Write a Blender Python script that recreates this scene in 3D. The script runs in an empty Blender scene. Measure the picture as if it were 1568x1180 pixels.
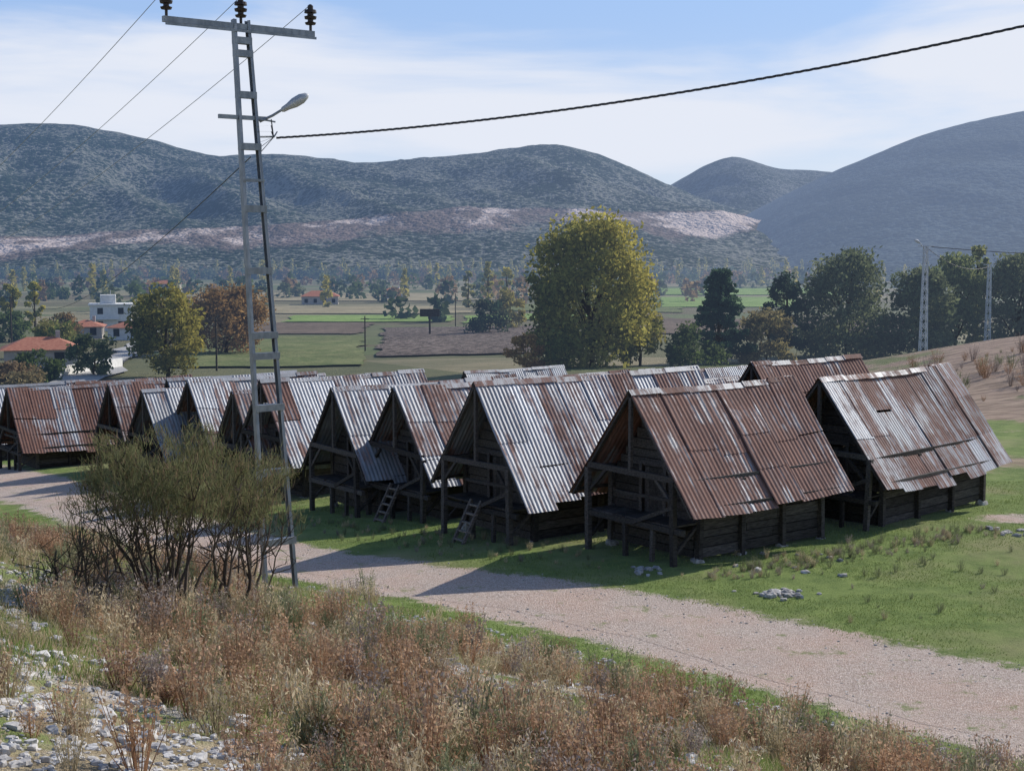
import bpy, math, random
import numpy as np
from mathutils import Vector, Matrix
random.seed(7); RNG=np.random.default_rng(7)
sc=bpy.context.scene
# ------------------------------------------------------------------ utils
def sstep(a,b,x):
    t=np.clip((x-a)/(b-a),0,1); return t*t*(3-2*t)
def vn(x,y,seed=0):
    x=np.asarray(x,float); y=np.asarray(y,float)
    xi=np.floor(x); yi=np.floor(y); fx=x-xi; fy=y-yi
    fx=fx*fx*(3-2*fx); fy=fy*fy*(3-2*fy)
    def h(a,b):
        v=np.sin(a*127.1+b*311.7+seed*74.7)*43758.5453
        return v-np.floor(v)
    return (h(xi,yi)*(1-fx)+h(xi+1,yi)*fx)*(1-fy)+(h(xi,yi+1)*(1-fx)+h(xi+1,yi+1)*fx)*fy
def fbm(x,y,o=4,seed=0):
    r=0;a=.5;
    for i in range(o):
        r=r+a*vn(x*2**i,y*2**i,seed+i); a*=.5
    return r
def H(x,y):
    x=np.asarray(x,float); y=np.asarray(y,float)
    xc=np.clip(x,-25,6)
    s=-.75*(xc-2.65)+.66*(y-32)
    z=np.interp(s,[-50,0,10,31,80,180,380,640,1500,6000],[0,0,-.5,-2,-6,-10,-14,-17,-19,-19])
    q=(25-(np.clip(x,-30,60)+y))/1.414
    q=np.clip(q,-30,26)
    hill=.3*np.log1p(np.exp(q/.8))*.8
    mound=4.0*sstep(16,44,x)*sstep(50,92,y)*(1-sstep(105,150,y))*(1-sstep(60,120,x))
    near=1-sstep(60,120,y)
    hm=sstep(-1,4,q)
    n=near*(.12*(vn(x*.4,y*.4,3)-.5)*(.4+hm*1.6)+.05*(vn(x*1.6,y*1.6,5)-.5)*(.3+hm*1.5))
    return z+hill+mound+n
def Hf(x,y): return float(H(x,y))
def setin(nt,n,ins):
    for k,v in ins.items():
        if isinstance(v,bpy.types.NodeSocket): nt.links.new(v,n.inputs[k])
        else: n.inputs[k].default_value=v
def N(nt,t,ins={},**pr):
    n=nt.nodes.new('ShaderNode'+t)
    for k,v in pr.items(): setattr(n,k,v)
    setin(nt,n,ins); return n
def c4(c): return (c[0],c[1],c[2],1)
def mix(nt,f,a,b,bt='MIX'):
    n=N(nt,'Mix',data_type='RGBA',blend_type=bt)
    if not isinstance(a,bpy.types.NodeSocket): a=c4(a)
    if not isinstance(b,bpy.types.NodeSocket): b=c4(b)
    setin(nt,n,{0:f,6:a,7:b}); return n.outputs[2]
def math_(nt,op,a,b=0.0,clamp=False):
    n=N(nt,'Math',{0:a,1:b},operation=op,use_clamp=clamp); return n.outputs[0]
def mr(nt,v,a,b,c=0.,d=1.):
    return N(nt,'MapRange',{0:v,1:a,2:b,3:c,4:d},interpolation_type='SMOOTHSTEP').outputs[0]
def noise(nt,vec,scale,detail=4,rough=.55,dist=0):
    return N(nt,'TexNoise',{'Vector':vec,'Scale':scale,'Detail':detail,'Roughness':rough,'Distortion':dist}).outputs[0]
def mapping(nt,vec,sc_):
    return N(nt,'Mapping',{'Vector':vec,'Scale':sc_}).outputs[0]
def newmat(name):
    m=bpy.data.materials.new(name); m.use_nodes=True; nt=m.node_tree; nt.nodes.clear()
    o=nt.nodes.new('ShaderNodeOutputMaterial'); return m,nt,o
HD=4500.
def haze(nt,sh,D=HD):  # aerial haze painted into the material: bluish emission growing with distance from origin
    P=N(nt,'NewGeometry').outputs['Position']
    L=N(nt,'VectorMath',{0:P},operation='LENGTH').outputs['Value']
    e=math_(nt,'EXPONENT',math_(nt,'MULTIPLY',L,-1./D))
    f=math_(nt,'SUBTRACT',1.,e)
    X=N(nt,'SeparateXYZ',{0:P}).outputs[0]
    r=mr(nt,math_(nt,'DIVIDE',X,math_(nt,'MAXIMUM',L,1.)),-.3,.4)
    col=mix(nt,r,(.16,.26,.47),(.35,.46,.70))  # painted haze colour is brighter towards the sun side
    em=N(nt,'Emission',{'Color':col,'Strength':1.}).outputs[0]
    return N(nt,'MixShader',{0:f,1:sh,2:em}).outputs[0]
def bsdf(nt,col,rough=.9,metal=0.,normal=None,spec=.2):
    d={'Base Color':col if isinstance(col,bpy.types.NodeSocket) else c4(col),'Roughness':rough,'Metallic':metal,'Specular IOR Level':spec}
    if normal is not None: d['Normal']=normal
    return N(nt,'BsdfPrincipled',d).outputs[0]
def bump(nt,h,s=.5,d=.02): return N(nt,'Bump',{'Strength':s,'Distance':d,'Height':h}).outputs[0]
def simple(name,c1,c2,scale=5,rough=.8,metal=0.,hz=False,stretch=(1,1,1),bs=.3):
    m,nt,o=newmat(name)
    tc=N(nt,'TexCoord').outputs['Object']
    n=noise(nt,mapping(nt,tc,stretch),scale,5)
    s=bsdf(nt,mix(nt,mr(nt,n,.3,.7),c1,c2),rough,metal,bump(nt,n,bs,.02))
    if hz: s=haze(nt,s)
    nt.links.new(s,o.inputs[0]); return m
def leafmat(name,hz=True,tr=.45,attr='col'):
    m,nt,o=newmat(name)
    a=N(nt,'Attribute',attribute_name=attr).outputs['Color']
    d=N(nt,'BsdfDiffuse',{'Color':a}).outputs[0]
    t=N(nt,'BsdfTranslucent',{'Color':a}).outputs[0]
    s=N(nt,'MixShader',{0:tr,1:d,2:t}).outputs[0]
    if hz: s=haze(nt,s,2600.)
    nt.links.new(s,o.inputs[0]); return m
def np_mesh(name,V,F,mats,midx=None,col=None,smooth=False,link=True,attrs={}):
    V=np.ascontiguousarray(V,dtype=np.float32); F=np.ascontiguousarray(F,dtype=np.int32)
    me=bpy.data.meshes.new(name); me.vertices.add(len(V)); me.vertices.foreach_set('co',V.ravel())
    k=F.shape[1]; me.loops.add(F.size); me.loops.foreach_set('vertex_index',F.ravel())
    me.polygons.add(len(F)); me.polygons.foreach_set('loop_start',np.arange(0,F.size,k,dtype=np.int32))
    for m in mats: me.materials.append(m)
    if midx is not None: me.polygons.foreach_set('material_index',np.asarray(midx,dtype=np.int32))
    me.polygons.foreach_set('use_smooth',np.full(len(F),smooth,dtype=bool))
    me.update(calc_edges=True)
    if col is not None: attrs=dict(attrs); attrs['col']=col
    for an,a in attrs.items():
        at=me.attributes.new(an,'FLOAT_COLOR','POINT')
        c=np.ones((len(V),4),np.float32); c[:,:3]=a; at.data.foreach_set('color',c.ravel())
    ob=bpy.data.objects.new(name,me)
    if link: sc.collection.objects.link(ob)
    return ob
class B:
    def __init__(s): s.V=[];s.F=[];s.M=[];s.C=[];s.n=0
    def add(s,V,F,m=0,c=(1,1,1)):
        V=np.asarray(V,float).reshape(-1,3);F=np.asarray(F,int).reshape(-1,4)
        s.V.append(V);s.F.append(F+s.n);s.M.append(np.full(len(F),m))
        C=np.empty((len(V),3));C[:]=c;s.C.append(C);s.n+=len(V)
    def hexa(s,p,m=0,c=(1,1,1)):
        s.add(p,[[0,3,2,1],[4,5,6,7],[0,1,5,4],[1,2,6,5],[2,3,7,6],[3,0,4,7]],m,c)
    def box(s,a,b,m=0,c=(1,1,1)):
        x0,y0,z0=a;x1,y1,z1=b
        s.hexa([(x0,y0,z0),(x1,y0,z0),(x1,y1,z0),(x0,y1,z0),(x0,y0,z1),(x1,y0,z1),(x1,y1,z1),(x0,y1,z1)],m,c)
    def beam(s,p0,p1,w,h,m=0,c=(1,1,1),up=(0,0,1),w1=None):
        p0=np.array(p0,float);p1=np.array(p1,float);d=p1-p0;d/=np.linalg.norm(d)+1e-9
        u=np.array(up,float)
        if abs(d@u)>.95:u=np.array((1.,0,0))
        a=np.cross(d,u);a/=np.linalg.norm(a);b=np.cross(a,d)
        w1=w if w1 is None else w1;h1=h*w1/w
        P=[p0-a*w/2-b*h/2,p0+a*w/2-b*h/2,p0+a*w/2+b*h/2,p0-a*w/2+b*h/2,
           p1-a*w1/2-b*h1/2,p1+a*w1/2-b*h1/2,p1+a*w1/2+b*h1/2,p1-a*w1/2+b*h1/2]
        s.hexa(P,m,c)
    def tube(s,pts,rad,k=6,m=0,c=(1,1,1)):
        pts=np.array(pts,float);n=len(pts);V=[]
        d=pts[-1]-pts[0];d/=np.linalg.norm(d)+1e-9
        u=np.array((0,0,1.)) if abs(d[2])<.9 else np.array((1.,0,0))
        a=np.cross(d,u);a/=np.linalg.norm(a);b=np.cross(a,d)
        t=np.arange(k)*2*math.pi/k
        for i in range(n): V.append(pts[i]+rad[i]*(np.cos(t)[:,None]*a+np.sin(t)[:,None]*b))
        F=[[i*k+j,i*k+(j+1)%k,(i+1)*k+(j+1)%k,(i+1)*k+j] for i in range(n-1) for j in range(k)]
        s.add(np.concatenate(V),F,m,c)
    def leaves(s,P,size,asp,cols,m=0,up=None,upk=0.):
        n=len(P);a=RNG.normal(size=(n,3));b=RNG.normal(size=(n,3))
        if up is not None: a=a*(1-upk)+np.array(up)*upk
        a/=np.linalg.norm(a,axis=1)[:,None];b-=a*(a*b).sum(1)[:,None];b/=np.linalg.norm(b,axis=1)[:,None]
        size=np.broadcast_to(np.asarray(size,float),(n,))[:,None]
        V=np.stack([P-a*size,P+b*size*asp,P+a*size,P-b*size*asp],1).reshape(-1,3)
        F=np.arange(4*n).reshape(-1,4)
        C=np.repeat(np.broadcast_to(cols,(n,3)),4,axis=0)
        s.V.append(V);s.F.append(F+s.n);s.M.append(np.full(n,m));s.C.append(C);s.n+=4*n
    def arrays(s): return np.concatenate(s.V),np.concatenate(s.F),np.concatenate(s.M),np.concatenate(s.C)
    def obj(s,name,mats,smooth=False,parent=None):
        V,F,M,C=s.arrays();o=np_mesh(name,V,F,mats,M,C,smooth)
        if parent: o.parent=parent
        return o
def empty(name,loc,rz=0):
    e=bpy.data.objects.new(name,None);e.location=loc;e.rotation_euler=(0,0,rz);e.empty_display_size=.5
    sc.collection.objects.link(e);return e
# ------------------------------------------------------------------ camera, light, sky
cam=bpy.data.cameras.new('camera');co=bpy.data.objects.new('camera',cam);sc.collection.objects.link(co)
cam.sensor_width=36;cam.lens=36*2200/1568;cam.clip_end=20000;cam.clip_start=.1
co.location=(0,0,7);co.rotation_euler=(math.radians(90-5.58),0,0);sc.camera=co
EL=math.radians(32);AZ=math.radians(50)
S=Vector((math.sin(AZ)*math.cos(EL),math.cos(AZ)*math.cos(EL),math.sin(EL)))
sl=bpy.data.lights.new('sun','SUN');sl.energy=5.;sl.angle=math.radians(.5);sl.color=(1,.94,.85)
so=bpy.data.objects.new('sun',sl);sc.collection.objects.link(so);so.rotation_euler=S.to_track_quat('Z','Y').to_euler();so.location=(30,30,40)
w=bpy.data.worlds.new('World');sc.world=w;w.use_nodes=True;nt=w.node_tree;nt.nodes.clear()
wo=nt.nodes.new('ShaderNodeOutputWorld')
sky=nt.nodes.new('ShaderNodeTexSky');sky.sky_type='NISHITA';sky.sun_disc=False;sky.sun_elevation=EL;sky.sun_rotation=AZ
sky.air_density=1.;sky.dust_density=1.2;sky.ozone_density=2.
g=N(nt,'TexCoord').outputs['Generated']
gs=N(nt,'SeparateXYZ',{0:g}).outputs;z=gs[2]
cn=noise(nt,mapping(nt,g,(1.5,1.5,10)),1.9,7,.50,.3)
cf=math_(nt,'ADD',cn,mr(nt,z,.03,.10,-.03,.15))
cf=math_(nt,'SUBTRACT',cf,mr(nt,z,.115,.165,0,.22))
cf=math_(nt,'ADD',cf,mr(nt,gs[0],-.2,.35,-.01,.05))
cf=mr(nt,cf,.42,.68)
low=mix(nt,mr(nt,z,.0,.17),(4.8,5.4,6.4),(2.5,3.7,6.0))
skyc=mix(nt,mr(nt,z,.12,.45,.85,0.),mix(nt,1.,sky.outputs[0],(.80,.92,1.1),'MULTIPLY'),low)
colr=mix(nt,math_(nt,'MULTIPLY',cf,mr(nt,z,.6,.2)),skyc,(5.5,5.8,6.5))
bg=N(nt,'Background',{'Color':colr,'Strength':.143})
nt.links.new(bg.outputs[0],wo.inputs[0])
sc.view_settings.view_transform='Standard';sc.view_settings.look='None';sc.view_settings.exposure=0
# ------------------------------------------------------------------ road polyline
ROAD=np.array([(60,-25,2.6),(30,2,2.6),(14,14.8,2.5),(7.1,21.5,2.2),(2.6,26.2,1.9),(-1.1,29,1.7),(-4.9,32.4,1.6),(-7.8,36,1.6),(-14.6,47,1.7),(-20,56,1.7),(-27,66,1.8),(-40,82,1.8)])
def road_d(x,y):
    best=np.full(np.shape(x),1e9)
    for (x0,y0,w0),(x1,y1,w1) in zip(ROAD[:-1],ROAD[1:]):
        dx,dy=x1-x0,y1-y0;t=np.clip(((x-x0)*dx+(y-y0)*dy)/(dx*dx+dy*dy),0,1)
        d=np.hypot(x-x0-t*dx,y-y0-t*dy)/(w0+(w1-w0)*t);best=np.minimum(best,d)
    return best
def hq(x,y): return (25-(np.clip(x,-30,60)+y))/1.414
# ------------------------------------------------------------------ ground
def graded(a,b,step,far_lo,far_hi,g=1.06):
    c=list(np.arange(a,b,step));lo=[];d=step;p=a
    while p>far_lo: d*=g;p-=d;lo.append(p)
    hi_=[];d=step;p=c[-1]
    while p<far_hi: d*=g;p+=d;hi_.append(p)
    return np.array(lo[::-1]+c+hi_)
gx=graded(-26,18,.22,-6500,6500);gy=graded(2,44,.22,-300,7500)
X,Y=np.meshgrid(gx,gy);Z=H(X,Y);nx,ny=len(gx),len(gy)
V=np.stack([X,Y,Z],-1).reshape(-1,3)
i=np.arange((nx-1)*(ny-1));r=i//(nx-1);c=i%(nx-1);a=r*nx+c
F=np.stack([a,a+1,a+nx+1,a+nx],1)
rd=road_d(X,Y);rm=1-sstep(.65,1.4,rd)
ap=1-sstep(.6,1.2,np.hypot((X-13.9)/2.2,(Y-36.6)/1.2));rm=np.maximum(rm,ap*.75)
hm=sstep(.2,2.0,hq(X,Y));soil=np.clip(sstep(.30,.46,fbm(X*.14,Y*.11,4,9))*sstep(12.5,17,X)*sstep(43,52,Y)*(1-sstep(100,130,Y)),0,1)
def gravelcol(nt,P):
    n1=noise(nt,P,.5,4);n3=noise(nt,P,17,5,.8);n4=noise(nt,P,48,2,.6)
    rc=mix(nt,mr(nt,n3,.33,.68),(.33,.255,.205),(.60,.50,.43));rc=mix(nt,mr(nt,n1,.35,.7,0,.6),rc,(.50,.335,.255))
    rc=mix(nt,mr(nt,n4,.56,.66,0,.75),rc,(.76,.70,.64));rc=mix(nt,mr(nt,n4,.44,.36,0,.6),rc,(.18,.145,.12))
    return rc,math_(nt,'ADD',n3,n4)
m,nt,o=newmat('ground')
P=N(nt,'NewGeometry').outputs['Position']
at=N(nt,'Attribute',attribute_name='msk').outputs['Color'];sp=N(nt,'SeparateColor',{0:at}).outputs
n1=noise(nt,P,.22,4);n2=noise(nt,P,1.6,6,.65);n3=noise(nt,P,22,3,.7)
grass=mix(nt,mr(nt,n2,.3,.7),(.085,.14,.03),(.19,.255,.065))
grass=mix(nt,mr(nt,n3,.35,.7,0,.5),grass,(.25,.29,.10))
grass=mix(nt,mr(nt,n1,.46,.66,0,.7),grass,(.28,.25,.13))
yy=N(nt,'SeparateXYZ',{0:P}).outputs[1]
vf=N(nt,'TexVoronoi',{'Vector':mapping(nt,P,(.012,.022,.01)),'Scale':1.}).outputs['Color']
vfs=N(nt,'SeparateColor',{0:vf}).outputs
far=mix(nt,vfs[0],(.15,.12,.075),(.12,.155,.06));far=mix(nt,mr(nt,vfs[1],.6,.62,0,.8),far,(.27,.23,.14))
far=mix(nt,mr(nt,noise(nt,P,.08,5,.7),.4,.65,0,.5),far,(.08,.095,.045))
base=mix(nt,mr(nt,yy,75.,130.),grass,far)
hillc=mix(nt,mr(nt,n2,.35,.65),(.22,.17,.10),(.40,.33,.22))
hillc=mix(nt,mr(nt,noise(nt,P,.55,4),.46,.56,0,.85),hillc,(.15,.20,.055))
hillc=mix(nt,mr(nt,math_(nt,'ADD',noise(nt,P,.35,6,.7),math_(nt,'MULTIPLY',n3,.12)),.60,.67,0,.9),hillc,(.50,.47,.44))
ed=math_(nt,'MULTIPLY',math_(nt,'SUBTRACT',math_(nt,'ADD',math_(nt,'MULTIPLY',n2,.7),math_(nt,'MULTIPLY',n3,.3)),.5),2.6)
base=mix(nt,mr(nt,math_(nt,'ADD',sp[1],ed),.35,.7),base,hillc)
rcol,rh_=gravelcol(nt,P)
base=mix(nt,mr(nt,math_(nt,'ADD',sp[0],ed),.35,.75),base,rcol)
base=mix(nt,mr(nt,math_(nt,'ADD',sp[2],ed),.2,.8,0,.9),base,mix(nt,mr(nt,noise(nt,mapping(nt,P,(.5,1.6,1.)),1.,5,.7),.35,.65),(.20,.13,.10),(.42,.30,.23)))
hgt=math_(nt,'ADD',math_(nt,'MULTIPLY',n3,.8),math_(nt,'ADD',rh_,n2))
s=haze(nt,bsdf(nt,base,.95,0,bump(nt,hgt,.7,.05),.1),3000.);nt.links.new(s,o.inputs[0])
np_mesh('ground',V,F,[m],smooth=True,attrs={'msk':np.stack([rm,hm,soil],-1).reshape(-1,3)})
m,nt,o=newmat('gravel')
P=N(nt,'NewGeometry').outputs['Position'];rc,hh_=gravelcol(nt,P)
rc=mix(nt,mr(nt,noise(nt,P,1.3,7,.75),.56,.65,0,.8),rc,(.18,.22,.08))
s=bsdf(nt,rc,.95,0,bump(nt,hh_,.8,.04),.1);nt.links.new(s,o.inputs[0]);GRAV=m
pts=[]
for (x0,y0,w0),(x1,y1,w1) in zip(ROAD[:-1],ROAD[1:]):
    L=math.hypot(x1-x0,y1-y0);k=max(2,int(L/.25))
    for j in range(k): t=j/k;pts.append((x0+(x1-x0)*t,y0+(y1-y0)*t,w0+(w1-w0)*t))
pts=np.array(pts)
for _ in range(25): pts[1:-1]=(pts[:-2]+pts[2:]+2*pts[1:-1])/4
tan=np.gradient(pts[:,:2],axis=0);tan/=np.linalg.norm(tan,axis=1)[:,None];nrm=np.stack([-tan[:,1],tan[:,0]],1)
K=13;n=len(pts);ii=np.arange(n)
eL=.42+.5*fbm(ii*.13,ii*0+1.,5,2);eR=.42+.5*fbm(ii*.13,ii*0+7.,5,4)
rows=[]
for j in range(K):
    t=j/(K-1)*2-1
    off=np.where(t<0,t*eL,t*eR)*pts[:,2]*.95
    xx=pts[:,0]+nrm[:,0]*off;yy_=pts[:,1]+nrm[:,1]*off
    rows.append(np.stack([xx,yy_,H(xx,yy_)+.014*(1-abs(t))+.004],1))
V=np.stack(rows,1).reshape(-1,3)
a=(np.arange(n-1)[:,None]*K+np.arange(K-1)[None]).ravel()
np_mesh('gravel_road',V,np.stack([a,a+1,a+K+1,a+K],1),[GRAV],smooth=True)
# ------------------------------------------------------------------ fields
def drape(name,cor,mat,off=.25,k=24):
    cor=np.array(cor,float);u,v=np.meshgrid(np.linspace(0,1,k),np.linspace(0,1,k))
    p=(cor[0][None,None]*(1-u)[...,None]+cor[1]*u[...,None])*(1-v)[...,None]+(cor[3]*(1-u)[...,None]+cor[2]*u[...,None])*v[...,None]
    edge=np.minimum(np.minimum(u,1-u),np.minimum(v,1-v))<.01
    jit=(fbm(p[...,0]*.25,p[...,1]*.25,3,5)-.44)*5
    p[...,0]+=np.where(edge,jit,0);p[...,1]+=np.where(edge,jit,0)
    V=np.stack([p[...,0],p[...,1],H(p[...,0],p[...,1])+off],-1).reshape(-1,3)
    a=(np.arange(k-1)[:,None]*k+np.arange(k-1)[None]).ravel()
    return np_mesh(name,V,np.stack([a,a+1,a+k+1,a+k],1),[mat],smooth=True)
def fieldmat(name,c1,c2,sc_=(.3,.3,.3)):
    m,nt,o=newmat(name);P=N(nt,'NewGeometry').outputs['Position']
    n=noise(nt,mapping(nt,P,sc_),1.,6,.78);big=noise(nt,P,.05,4)
    col=mix(nt,mr(nt,n,.33,.67),c1,c2);col=mix(nt,mr(nt,big,.4,.65,0,.35),col,tuple(.6*(a+b)/2 for a,b in zip(c1,c2)))
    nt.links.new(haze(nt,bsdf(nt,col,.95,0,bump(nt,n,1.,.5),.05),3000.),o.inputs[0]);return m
PL=fieldmat('plowed_earth',(.04,.031,.025),(.25,.20,.165),(.9,.30,.5))
GF=fieldmat('pasture',(.10,.13,.045),(.20,.205,.09),(.25,.12,.1))
GF2=fieldmat('crop',(.16,.24,.06),(.24,.32,.10),(.2,.08,.1))
TF=fieldmat('stubble',(.26,.22,.13),(.34,.29,.18),(.2,.08,.1))
DF=fieldmat('dark_earth',(.11,.085,.06),(.18,.135,.10),(.2,.1,.1))
drape('plowed_field',[(-17,185),(5,180),(4,300),(-27,300)],PL)
drape('pasture_field',[(-40,165),(-17,165),(-27,262),(-58,255)],GF)
drape('crop_field',[(45,430),(88,430),(110,560),(58,560)],GF2)
drape('crop_field',[(-52,330),(-14,330),(-16,372),(-56,372)],GF2)
drape('stubble_field',[(-75,385),(-10,385),(-14,450),(-90,450)],TF)
drape('crop_field',[(-8,400),(45,380),(50,425),(-8,470)],GF)
drape('dark_field',[(-55,272),(-30,272),(-31,325),(-60,325)],DF)
drape('dark_field',[(15,250),(70,240),(85,330),(18,340)],DF)
drape('crop_field',[(-10,318),(22,350),(30,385),(-12,365)],GF2)
drape('stubble_field',[(-120,520),(20,520),(30,640),(-130,640)],TF)
drape('crop_field',[(30,600),(140,600),(170,720),(40,720)],GF2)
drape('village_road',[(-44,138),(-40,138),(-58,235),(-62,235)],simple('pale_asphalt',(.30,.29,.27),(.38,.37,.35),3,hz=True),k=12)
# ------------------------------------------------------------------ mountains
def mountmat(name,soilc,bush,scale,hz=HD,dens=(.42,.60)):
    m,nt,o=newmat(name);P=N(nt,'NewGeometry').outputs['Position']
    at=N(nt,'Attribute',attribute_name='msk').outputs['Color'];sp=N(nt,'SeparateColor',{0:at}).outputs
    v=N(nt,'TexVoronoi',{'Vector':P,'Scale':scale,'Randomness':1.}).outputs['Distance']
    v2=N(nt,'TexVoronoi',{'Vector':P,'Scale':scale*2.3,'Randomness':1.}).outputs['Distance']
    v=math_(nt,'ADD',math_(nt,'MULTIPLY',v,.65),math_(nt,'MULTIPLY',v2,.35))
    nb=noise(nt,P,.012,5,.6)
    dots=mr(nt,math_(nt,'ADD',v,math_(nt,'MULTIPLY',math_(nt,'SUBTRACT',nb,.5),.9)),dens[0],dens[1])
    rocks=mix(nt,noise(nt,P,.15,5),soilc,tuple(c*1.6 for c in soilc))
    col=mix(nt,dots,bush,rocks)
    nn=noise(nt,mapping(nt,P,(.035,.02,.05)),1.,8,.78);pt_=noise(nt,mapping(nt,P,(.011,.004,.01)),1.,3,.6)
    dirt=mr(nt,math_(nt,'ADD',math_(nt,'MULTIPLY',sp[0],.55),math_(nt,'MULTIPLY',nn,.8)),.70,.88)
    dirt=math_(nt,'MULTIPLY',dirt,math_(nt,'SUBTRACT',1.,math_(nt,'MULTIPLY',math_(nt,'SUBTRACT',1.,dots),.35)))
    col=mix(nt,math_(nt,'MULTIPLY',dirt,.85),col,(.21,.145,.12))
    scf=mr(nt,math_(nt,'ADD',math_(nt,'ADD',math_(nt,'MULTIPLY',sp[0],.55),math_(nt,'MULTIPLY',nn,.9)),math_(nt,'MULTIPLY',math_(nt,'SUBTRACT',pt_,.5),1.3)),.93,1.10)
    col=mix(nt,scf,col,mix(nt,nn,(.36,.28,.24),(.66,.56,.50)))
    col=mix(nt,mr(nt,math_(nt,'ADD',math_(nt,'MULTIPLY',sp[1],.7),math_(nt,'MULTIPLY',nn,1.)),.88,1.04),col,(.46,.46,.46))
    h=math_(nt,'SUBTRACT',1.,v)
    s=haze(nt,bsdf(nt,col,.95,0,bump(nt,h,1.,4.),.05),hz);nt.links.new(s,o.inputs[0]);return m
def mountain(name,crest,Yc,Yb,mat,zb=-19,back=900,seed=0,cut=None,rockc=None,amp=1.,dx=8):
    cr=np.array(crest,float);xs=np.arange(cr[0,0],cr[-1,0],dx)
    cz=np.interp(xs,cr[:,0],cr[:,1])
    k=np.ones(9)/9;cz=np.convolve(np.pad(cz,4,'edge'),k,'valid')
    ts=np.concatenate([np.linspace(0,1,110),1+np.linspace(.05,1,14)])
    X,T=np.meshgrid(xs,ts);C=np.broadcast_to(cz,X.shape)
    Yb_=Yb+70*(fbm(X*.004,X*0,3,seed)-.5)*2
    Y=np.where(T<=1,Yb_+(Yc-Yb_)*T,Yc+back*(T-1))
    f=np.where(T<=1,.62*T+.38*sstep(0,1,T)+0.*T,1-sstep(0,1,T-1)*1.0)
    Z=zb+(C-zb)*f
    gul=fbm(X*.006+3*T,Y*.0035,5,seed)-.48
    env=np.where(T<=1,np.sin(np.clip(T,0,1)*math.pi)**.8,.4)
    rid=np.abs(fbm(X*.009+.004*Y,Y*.003,4,seed+5)-.48)*2
    low=.35+.65*sstep(.25,.6,T)
    Z=Z+(gul*70*env*low+(.18-rid)*55*env*low+(fbm(X*.05,Y*.05,3,seed+8)-.45)*7*np.where(T<1.05,sstep(0,.1,T),0.))*amp
    sc_=np.zeros(X.shape)
    if cut is not None:
        ct=np.array(cut,float);zc=np.interp(X,ct[:,0],ct[:,1])+5*(fbm(X*.01,X*0,3,4)-.5);w_=np.interp(X,ct[:,0],ct[:,2])*(.35+1.2*fbm(X*.02,X*0+3,4,14))
        d=zc-Z;line=np.exp(-(d/2.0)**2)*.85
        sc_=np.maximum(line,sstep(-2,1,d)*(1-sstep(w_*.4,w_*1.5,d))*np.interp(X,ct[:,0],ct[:,3]))
    rk=np.zeros(X.shape)
    if rockc is not None:
        for (rx,rz,rr) in rockc: rk=np.maximum(rk,1-sstep(.2,1.,np.hypot((X-rx)/rr,(Z-rz)/rr*1.3)))
    V=np.stack([X,Y,Z],-1).reshape(-1,3);nx=len(xs);ny=len(ts)
    a=(np.arange(ny-1)[:,None]*nx+np.arange(nx-1)[None]).ravel()
    return np_mesh(name,V,np.stack([a,a+1,a+nx+1,a+nx],1),[mat],smooth=True,attrs={'msk':np.stack([sc_,rk,rk*0],-1).reshape(-1,3)})
def crest(L,D): return [((u-784)/2200*D,7+(375-v)/2200*D) for u,v in L]
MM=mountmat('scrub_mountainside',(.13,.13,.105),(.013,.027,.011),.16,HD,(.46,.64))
MR=mountmat('shaded_mountainside',(.035,.048,.045),(.009,.018,.011),.15,2700.,(.45,.65))  # slope's shade put into darker soil and scrub colours, with thicker painted haze
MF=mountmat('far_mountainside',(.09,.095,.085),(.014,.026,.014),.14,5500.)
mountain('mountain_range',crest([(-900,240),(-500,215),(-200,205),(0,196),(80,191),(150,197),(250,220),(330,243),(400,237),(480,242),(565,256),(620,247),(720,240),(800,228),(845,222),(900,232),(950,252),(1030,288),(1080,310),(1200,335),(1500,350),(1900,370)],2000),2000,1060,MM,seed=3,amp=.6,
  cut=[(-900,5,18,.8),(-500,13,26,1.05),(-420,15,26,1.05),(-330,22,16,.8),(-220,26,26,1.),(-120,36,30,.95),(-40,44,36,.95),(60,42,24,.8),(140,40,28,1.1),(260,42,28,1.15),(330,44,18,.7),(600,46,14,.5)],
  rockc=[(-600,84,46),(-560,66,36),(-640,96,36)])
mountain('cone_mountain',crest([(850,330),(960,318),(1030,285),(1065,262),(1100,243),(1118,239),(1140,243),(1165,256),(1200,262),(1250,262),(1290,268),(1400,290),(1700,330)],2700),2700,1900,MF,seed=11,amp=.35)
mountain('shaded_mountain',crest([(1030,430),(1090,385),(1140,345),(1200,305),(1280,265),(1340,235),(1420,203),(1500,185),(1568,172),(1700,150),(2000,120),(2600,90),(3200,160)],1500),1500,900,MR,seed=21,amp=.35)
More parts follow.
